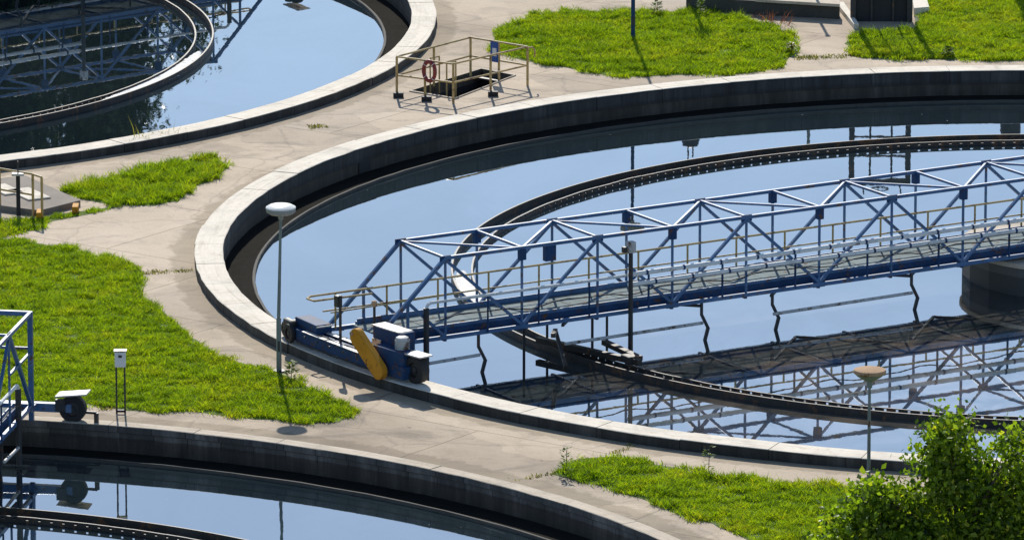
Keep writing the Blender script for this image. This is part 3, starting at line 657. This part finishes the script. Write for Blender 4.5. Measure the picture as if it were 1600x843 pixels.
# ---------------------------------------------------------------- grass
def inside(poly,x,y):
    c=np.zeros(len(x),bool); n=len(poly)
    for i in range(n):
        x0,y0=poly[i]; x1,y1=poly[(i+1)%n]
        cond=((y0>y)!=(y1>y)); 
        with np.errstate(divide='ignore',invalid='ignore'): xi=(x1-x0)*(y-y0)/(y1-y0)+x0
        c^=cond&(x<xi)
    return c
def dist_edge(poly,x,y):
    d=np.full(len(x),1e9)
    for i in range(len(poly)):
        a=np.array(poly[i]);b=np.array(poly[(i+1)%len(poly)]); ab=b-a; L2=ab@ab+1e-9
        t=np.clip(((x-a[0])*ab[0]+(y-a[1])*ab[1])/L2,0,1); d=np.minimum(d,np.hypot(x-a[0]-t*ab[0],y-a[1]-t*ab[1]))
    return d
def grass(label,pix,dens=420,h=.15,mat='grass',soil=True,tall=.02,wid=.021,name='grass'):
    poly=[(at(u,v).x,at(u,v).y) for u,v in pix]
    xs=[p[0] for p in poly];ys=[p[1] for p in poly]
    x0,x1,y0,y1=min(xs)-.3,max(xs)+.3,min(ys)-.3,max(ys)+.3
    n=int((x1-x0)*(y1-y0)*dens*(2.7 if soil else 1)); X=rng.uniform(x0,x1,n); Y=rng.uniform(y0,y1,n)
    wx=.08*np.sin(X*7.1+Y*2.3)+.05*np.sin(X*17+Y*9.7+1)+rng.normal(0,.03,n); wy=.16*np.sin(Y*4.3-X*3.1)+.10*np.sin(Y*13+X*8.1)+rng.normal(0,.06,n)
    if not soil: wx*=.2; wy*=.3
    k=inside(poly,X+wx,Y+wy); X,Y=X[k],Y[k]; n=len(X)
    nz=np.array([noise.fractal(Vector((a*.9,b*.9,3.1)),1.0,2.0,4) for a,b in zip(X,Y)])
    nz2=np.array([noise.noise(Vector((a*3.3,b*3.3,8.2))) for a,b in zip(X,Y)])
    keep=rng.uniform(size=n)<np.clip(.85+.9*nz2,.3,1); X,Y,nz,nz2=X[keep],Y[keep],nz[keep],nz2[keep]; n=len(X)
    H=h*np.clip(1+.6*nz+1.0*nz2,.3,2.4)*rng.uniform(.5,1.2,n)
    tl=rng.uniform(size=n)<tall*np.clip(1+2*nz,0,3); H[tl]*=rng.uniform(1.4,2.2,tl.sum())
    W=wid*.56*rng.uniform(.6,1.5,n); th=rng.uniform(0,2*math.pi,n); ln=rng.uniform(.4,1.5,n)*H; la=rng.uniform(0,2*math.pi,n)
    W[tl]*=.6; ln[tl]*=.4
    dx,dy=np.cos(th)*W/2,np.sin(th)*W/2; lx,ly=np.cos(la)*ln,np.sin(la)*ln; z0=np.full(n,GZ)
    V=np.empty((n,5,3)); 
    V[:,0]=np.stack([X-dx,Y-dy,z0],1);V[:,1]=np.stack([X+dx,Y+dy,z0],1)
    V[:,2]=np.stack([X+dx*1.1+lx*.4,Y+dy*1.1+ly*.4,z0+H*.6],1);V[:,3]=np.stack([X-dx*1.1+lx*.4,Y-dy*1.1+ly*.4,z0+H*.6],1)
    V[:,4]=np.stack([X+lx,Y+ly,z0+H],1)
    me=bpy.data.meshes.new(name)
    sv=[];sf=[]
    if soil:  # ragged soil sheet, inset from the edge
        cx=sum(xs)/len(xs);cy=sum(ys)/len(ys); pp=[]
        for i in range(len(poly)):
            a=Vector(poly[i]);b=Vector(poly[(i+1)%len(poly)]); m=max(1,int((b-a).length/.25))
            for j in range(m):
                q=a.lerp(b,j/m); dn=Vector((b.y-a.y,a.x-b.x)).normalized(); pp.append(q+dn*(noise.noise(Vector((q.x*2,q.y*2,0)))*.12))
        sv=[(p.x,p.y,GZ+.006) for p in pp]
    nv=n*5; allv=np.concatenate([V.reshape(-1,3),np.array(sv)]) if sv else V.reshape(-1,3)
    me.vertices.add(len(allv)); me.vertices.foreach_set('co',allv.ravel())
    idx=np.arange(n)[:,None]*5
    q4=(idx+np.array([0,1,2,3])).ravel(); t3=(idx+np.array([3,2,4])).ravel()
    loops=[q4,t3]; starts=[np.arange(n)*4,4*n+np.arange(n)*3]; tot=7*n
    if sv: loops.append(np.arange(nv,nv+len(sv))); starts.append(np.array([tot]))
    loops=np.concatenate(loops); starts=np.concatenate(starts)
    me.loops.add(len(loops)); me.loops.foreach_set('vertex_index',loops.astype(np.int32))
    me.polygons.add(len(starts)); me.polygons.foreach_set('loop_start',starts.astype(np.int32))
    me.materials.append(M[mat]); me.materials.append(M['soil'])
    mi=np.zeros(len(starts),np.int32)
    if sv: mi[-1]=1
    me.polygons.foreach_set('material_index',mi); me.update(calc_edges=True); me.validate()
    o=bpy.data.objects.new(name,me); COL.objects.link(o); tag(o,label,'grass',kind='stuff'); return o
G1=[(-330,372),(0,374),(60,380),(130,394),(205,412),(218,428),(224,462),(268,497),(305,532),(352,562),(420,578),(455,590),(500,615),(560,643),(530,658),(480,660),(400,654),(300,643),(200,640),(150,632),(60,626),(-330,640)]
grass('bright green lawn at the left between the three tanks',G1,900,.095)
grass('strip of shaded rough grass along the left hatch slab',[(-200,352),(0,345),(60,340),(125,330),(190,322),(150,332),(85,345),(60,358),(0,372),(-200,380)],800,.085)
grass('small tufted lawn patch between the upper left tank and the middle tank',[(95,300),(120,288),(200,272),(290,252),(335,246),(358,262),(330,282),(300,294),(280,314),(240,321),(180,320),(140,314)],1000,.13,tall=.03)
grass('bright oval lawn with a lamp post at the top of the picture',[(765,80),(780,46),(830,26),(900,18),(1000,20),(1100,18),(1200,38),(1240,58),(1250,78),(1215,107),(1150,116),(960,120),(860,102),(820,95)],850,.11,tall=.02)
grass('lawn at the top right beside the sluice gate',[(1330,84),(1322,68),(1345,52),(1430,48),(1445,20),(1450,-40),(1750,-40),(1750,97),(1600,96),(1500,94),(1350,92)],850,.11,tall=.02)
grass('narrow lawn at the lower right between the two tank rims',[(862,740),(905,718),(960,712),(1100,740),(1200,752),(1340,762),(1420,770),(1800,785),(1900,960),(1400,960),(1250,880),(1180,846),(1110,818),(1060,802),(1000,777),(920,755)],900,.10,tall=.02)
for lab,pts in (('line of weeds in the paving joint left of the big tank',[(218,424),(300,420),(304,425),(220,430)]),
    ('yellowish weeds in the paving crack between the two lower rims',[(800,748),(868,738),(870,742),(806,751)]),
    ('short weed line running from the lower lawn to the big tank',[(950,708),(985,694),(992,697),(965,712)]),
    ('thin weed line across the path between the two upper lawns',[(1240,90),(1340,84),(1345,90),(1240,95)]),
    ('small moss tuft on the paving left of the stair pit',[(480,196),(508,194),(514,200),(484,203)]),
    ('sparse weeds beside the meter box',[(150,632),(178,628),(184,640),(152,642)])):
    grass(lab,pts,700,.045,'grass_dry',False,0,.03,'weeds')
grass('dry weeds growing along the outside of the upper left coping',[(205,228),(240,222),(300,212),(300,217),(240,229),(205,234)],220,.24,'grass_dry',False,.1,.03,'weeds')
grass('reddish weeds by the channel wall',[(1170,26),(1235,32),(1240,44),(1180,34)],120,.20,'weed',False,.1,.03,'weeds')
# tall single weeds standing out of the lawns
def weed(label,u,v,h,mat='weed_green',n=60):
    p=at(u,v); rd=random.Random(u); mb=MB()
    t=thing('weed_plant',label,'weed',p); mb.tube((0,0,0),(.02,0,h*.95),.008,n=5); part(mb,'stem','bark',t)
    mb=MB()
    for i in range(n):
        z=rd.uniform(.1,1)*h; a=rd.random()*6.28; r=rd.uniform(.03,.14)*(1.2-z/h*.7); s=rd.uniform(.05,.10)
        c=Vector((r*math.cos(a),r*math.sin(a),z)); d=Vector((math.cos(a),math.sin(a),rd.uniform(-.2,.8)))*s; w=Vector((-math.sin(a),math.cos(a),0))*s*.4
        mb.add([c,c+d*.5+w,c+d,c+d*.5-w],[(0,1,2,3)])
    mb.build('leaves',M[mat],t,fix=False)
weed('tall pointed weed at the left tip of the lower right lawn',884,742,.55)
weed('slender weed standing in the lower right lawn by the coping',1107,742,.62,n=40)
weed('bushy weed in front of the slim lamp post in the left lawn',455,592,.36,n=120)
weed('dark bushy weed at the back of the upper lawn',1026,24,.36,n=130)
weed('dark weed at the right end of the upper lawn',1095,26,.42,n=110)
weed('round clump of weeds at the front of the top right lawn',1482,90,.24,n=160)
weed('yellowing weed at the right edge of the upper oval lawn',1236,84,.28,'grass_dry',140)
# ---------------------------------------------------------------- shrub and trees
def leafcloud(lobes,n,size,seed,mat,name,par,hollow=.35,clump=26,spread=2.3):
    rd=np.random.default_rng(seed); vol=np.array([l[3]*l[4]*l[5] for l in lobes])**.8; pr=vol/vol.sum()
    nc=max(1,n//clump); which=rd.choice(len(lobes),nc,p=pr); Ls=np.array(lobes)[which]
    d=rd.normal(size=(nc,3)); d/=np.linalg.norm(d,axis=1)[:,None]; r=rd.uniform(hollow,1,nc)**.6
    cc=Ls[:,:3]+d*r[:,None]*Ls[:,3:6]*rd.uniform(.85,1.15,nc)[:,None]
    k=clump; P=np.repeat(cc,k,0)+rd.normal(size=(nc*k,3))*np.array([1,1,.8])*size*spread
    m=len(P); a=rd.normal(size=(m,3)); a[:,2]-=.3; a/=np.linalg.norm(a,axis=1)[:,None]
    b=np.cross(a,rd.normal(size=(m,3))); b/=np.linalg.norm(b,axis=1)[:,None]; s=size*rd.uniform(.6,1.3,m)[:,None]
    nrm=np.cross(a,b)
    V=np.stack([P,P+a*s*.45+b*s*.33+nrm*s*.08,P+a*s,P+a*s*.45-b*s*.33+nrm*s*.08],1)
    idx=np.arange(m)[:,None]*4; loops=np.concatenate([(idx+np.array([0,1,2])),(idx+np.array([0,2,3]))],1).ravel()
    me=bpy.data.meshes.new(name); me.vertices.add(4*m); me.vertices.foreach_set('co',V.ravel()); me.loops.add(6*m); me.loops.foreach_set('vertex_index',loops.astype(np.int32))
    me.polygons.add(2*m); me.polygons.foreach_set('loop_start',(np.arange(2*m)*3).astype(np.int32)); me.materials.append(mat); me.update(calc_edges=True)
    o=bpy.data.objects.new(name,me); COL.objects.link(o); o.parent=par; return o
def limbs(par,base,lobes,r,name='trunk',seed=1):
    rd=random.Random(seed); mb=MB(); top=Vector(base); top.z+=max(l[2] for l in lobes)*.35
    mb.tube(base,top,r,r*.7,10)
    for l in lobes:
        e=Vector(l[:3]); m=(top+e)/2+Vector((rd.uniform(-.1,.1)*l[3],rd.uniform(-.1,.1)*l[4],0)); mb.tube(top,m,r*.5,r*.3,7); mb.tube(m,e,r*.3,r*.1,6)
        for i in range(4):
            f=e+Vector((rd.uniform(-.7,.7)*l[3],rd.uniform(-.7,.7)*l[4],rd.uniform(-.3,.7)*l[5])); mb.tube(m,f,r*.18,r*.05,5)
    part(mb,name,'bark',par,smooth=True)
base=Vector((8.25,137.2,GZ)); t=thing('leafy_shrub','tall dense leafy shrub filling the lower right corner','shrub',base)
def LB(u,v,rx,ry,rz,dy=0):
    y=base.y+dy; d=y*math.cos(PITCH)  # place lobe centre at depth y
    # solve height on the vertical plane at y
    g0=at(u,v,0); g1=at(u,v,1); k=(y-g0.y)/(g1.y-g0.y); x=g0.x+(g1.x-g0.x)*k
    return (x-base.x,dy,k-GZ,rx,ry,rz)
lobes=[LB(1488,672,.26,.35,.34),LB(1462,708,.34,.4,.36,.1),LB(1512,720,.34,.4,.34,.2),LB(1475,765,.42,.5,.36,-.1),LB(1540,765,.36,.5,.36,.2),LB(1582,700,.24,.35,.36,-.2),
       LB(1600,760,.36,.5,.42),LB(1560,820,.5,.6,.42,-.2),LB(1640,820,.5,.6,.5),LB(1372,772,.34,.5,.26,-.2),LB(1420,800,.34,.5,.34,-.1),LB(1335,812,.36,.5,.30,-.4),
       LB(1400,850,.6,.7,.44,-.3),LB(1300,862,.36,.5,.28,-.5),LB(1480,845,.6,.8,.5,-.2),LB(1520,900,1.2,.9,.7,-.2),LB(1600,690,.1,.1,.2),LB(1418,655,.08,.1,.12)]
lobes=lobes[:-1]
leafcloud(lobes,21000,.13,5,M['leaf'],'crown',t,.3,12,1.5); limbs(t,(0,0,0),lobes,.09)
def tree(label,x,y,h,w,seed,n=16000,leaf=.17):
    rd=random.Random(seed); t=thing('broadleaf_tree',label,'tree',(x,y,GZ),group='trees beyond the upper left tank')
    lb=[(0,0,h*.62,w*.34,w*.34,h*.36),(0,0,h*.35,w*.36,w*.36,h*.22)]
    for i in range(9):
        a=rd.random()*6.28; z=rd.uniform(.18,.9); rr=w*.32*math.sin(math.pi*min(.95,z*.85+.1))*rd.uniform(.5,.95)
        lb.append((rr*math.cos(a),rr*math.sin(a),h*z,w*rd.uniform(.13,.2),w*rd.uniform(.13,.2),h*rd.uniform(.07,.12)))
    leafcloud(lb,n,leaf,seed,M['leaf_far'],'crown',t,.1,14); leafcloud([(0,0,h*.5,w*.30,w*.30,h*.43)],int(n*.8),leaf*1.5,seed+50,M['leaf_far'],'inner_foliage',t,.05,8); limbs(t,(0,0,0),lb,h*.02,seed=seed)
for lab,x,y,h,w,sd,n,lf in (('tall dark tree mirrored in the upper left tank, right of the row',-12.75,234,15.2,4.6,31,26000,.15),('broad dark tree mirrored in the middle of the upper left tank',-16.6,238,16.5,7.0,32,30000,.2),
    ('widest dark tree of the row beyond the upper left tank',-21.5,236,16,9,33,24000,.26),('dark tree near the left end of the row beyond the tanks',-27,238,16.5,9,34,16000,.28),('leftmost dark tree of the row beyond the tanks',-33,237,16,9,35,12000,.3),
    ('lower narrow tree beside the tall row beyond the upper left tank',-10.0,233,9.2,1.5,36,7000,.12)):
    tree(lab,x,y,h,w,sd,n,lf)
# ---------------------------------------------------------------- light
SUN_EL, SUN_AZ = 35.0, -4.0          # azimuth: degrees west of straight behind the scene (+y)
sd=Vector((math.sin(R(SUN_AZ))*math.cos(R(SUN_EL)),math.cos(R(SUN_AZ))*math.cos(R(SUN_EL)),math.sin(R(SUN_EL))))
L_=bpy.data.lights.new('sun','SUN'); L_.energy=5.0; L_.angle=R(.53); L_.color=(1,.955,.87)
so=bpy.data.objects.new('sun',L_); COL.objects.link(so); so.rotation_euler=sd.to_track_quat('Z','Y').to_euler(); so.location=(0,165,60)
w=bpy.data.worlds.new('World'); S.world=w; w.use_nodes=True; nt=w.node_tree; bg=nt.nodes['Background']
sky=nt.nodes.new('ShaderNodeTexSky'); sky.sky_type='NISHITA'; sky.sun_disc=False; sky.sun_elevation=R(SUN_EL); sky.sun_rotation=R(SUN_AZ)
sky.air_density=1.0; sky.dust_density=.35; sky.ozone_density=2.5; sky.altitude=300
nt.links.new(sky.outputs[0],bg.inputs['Color']); bg.inputs['Strength'].default_value=.135
# ---------------------------------------------------------------- camera
cam=bpy.data.cameras.new('camera'); cam.sensor_width=36; cam.lens=FPX/1600*36; cam.clip_start=1; cam.clip_end=8000
co=bpy.data.objects.new('camera',cam); COL.objects.link(co); co.location=(0,0,CAM_H); co.rotation_euler=(math.pi/2-PITCH,0,0); S.camera=co
S.view_settings.view_transform='Standard'; S.view_settings.look='None'; S.view_settings.exposure=0
S.cycles.max_bounces=8
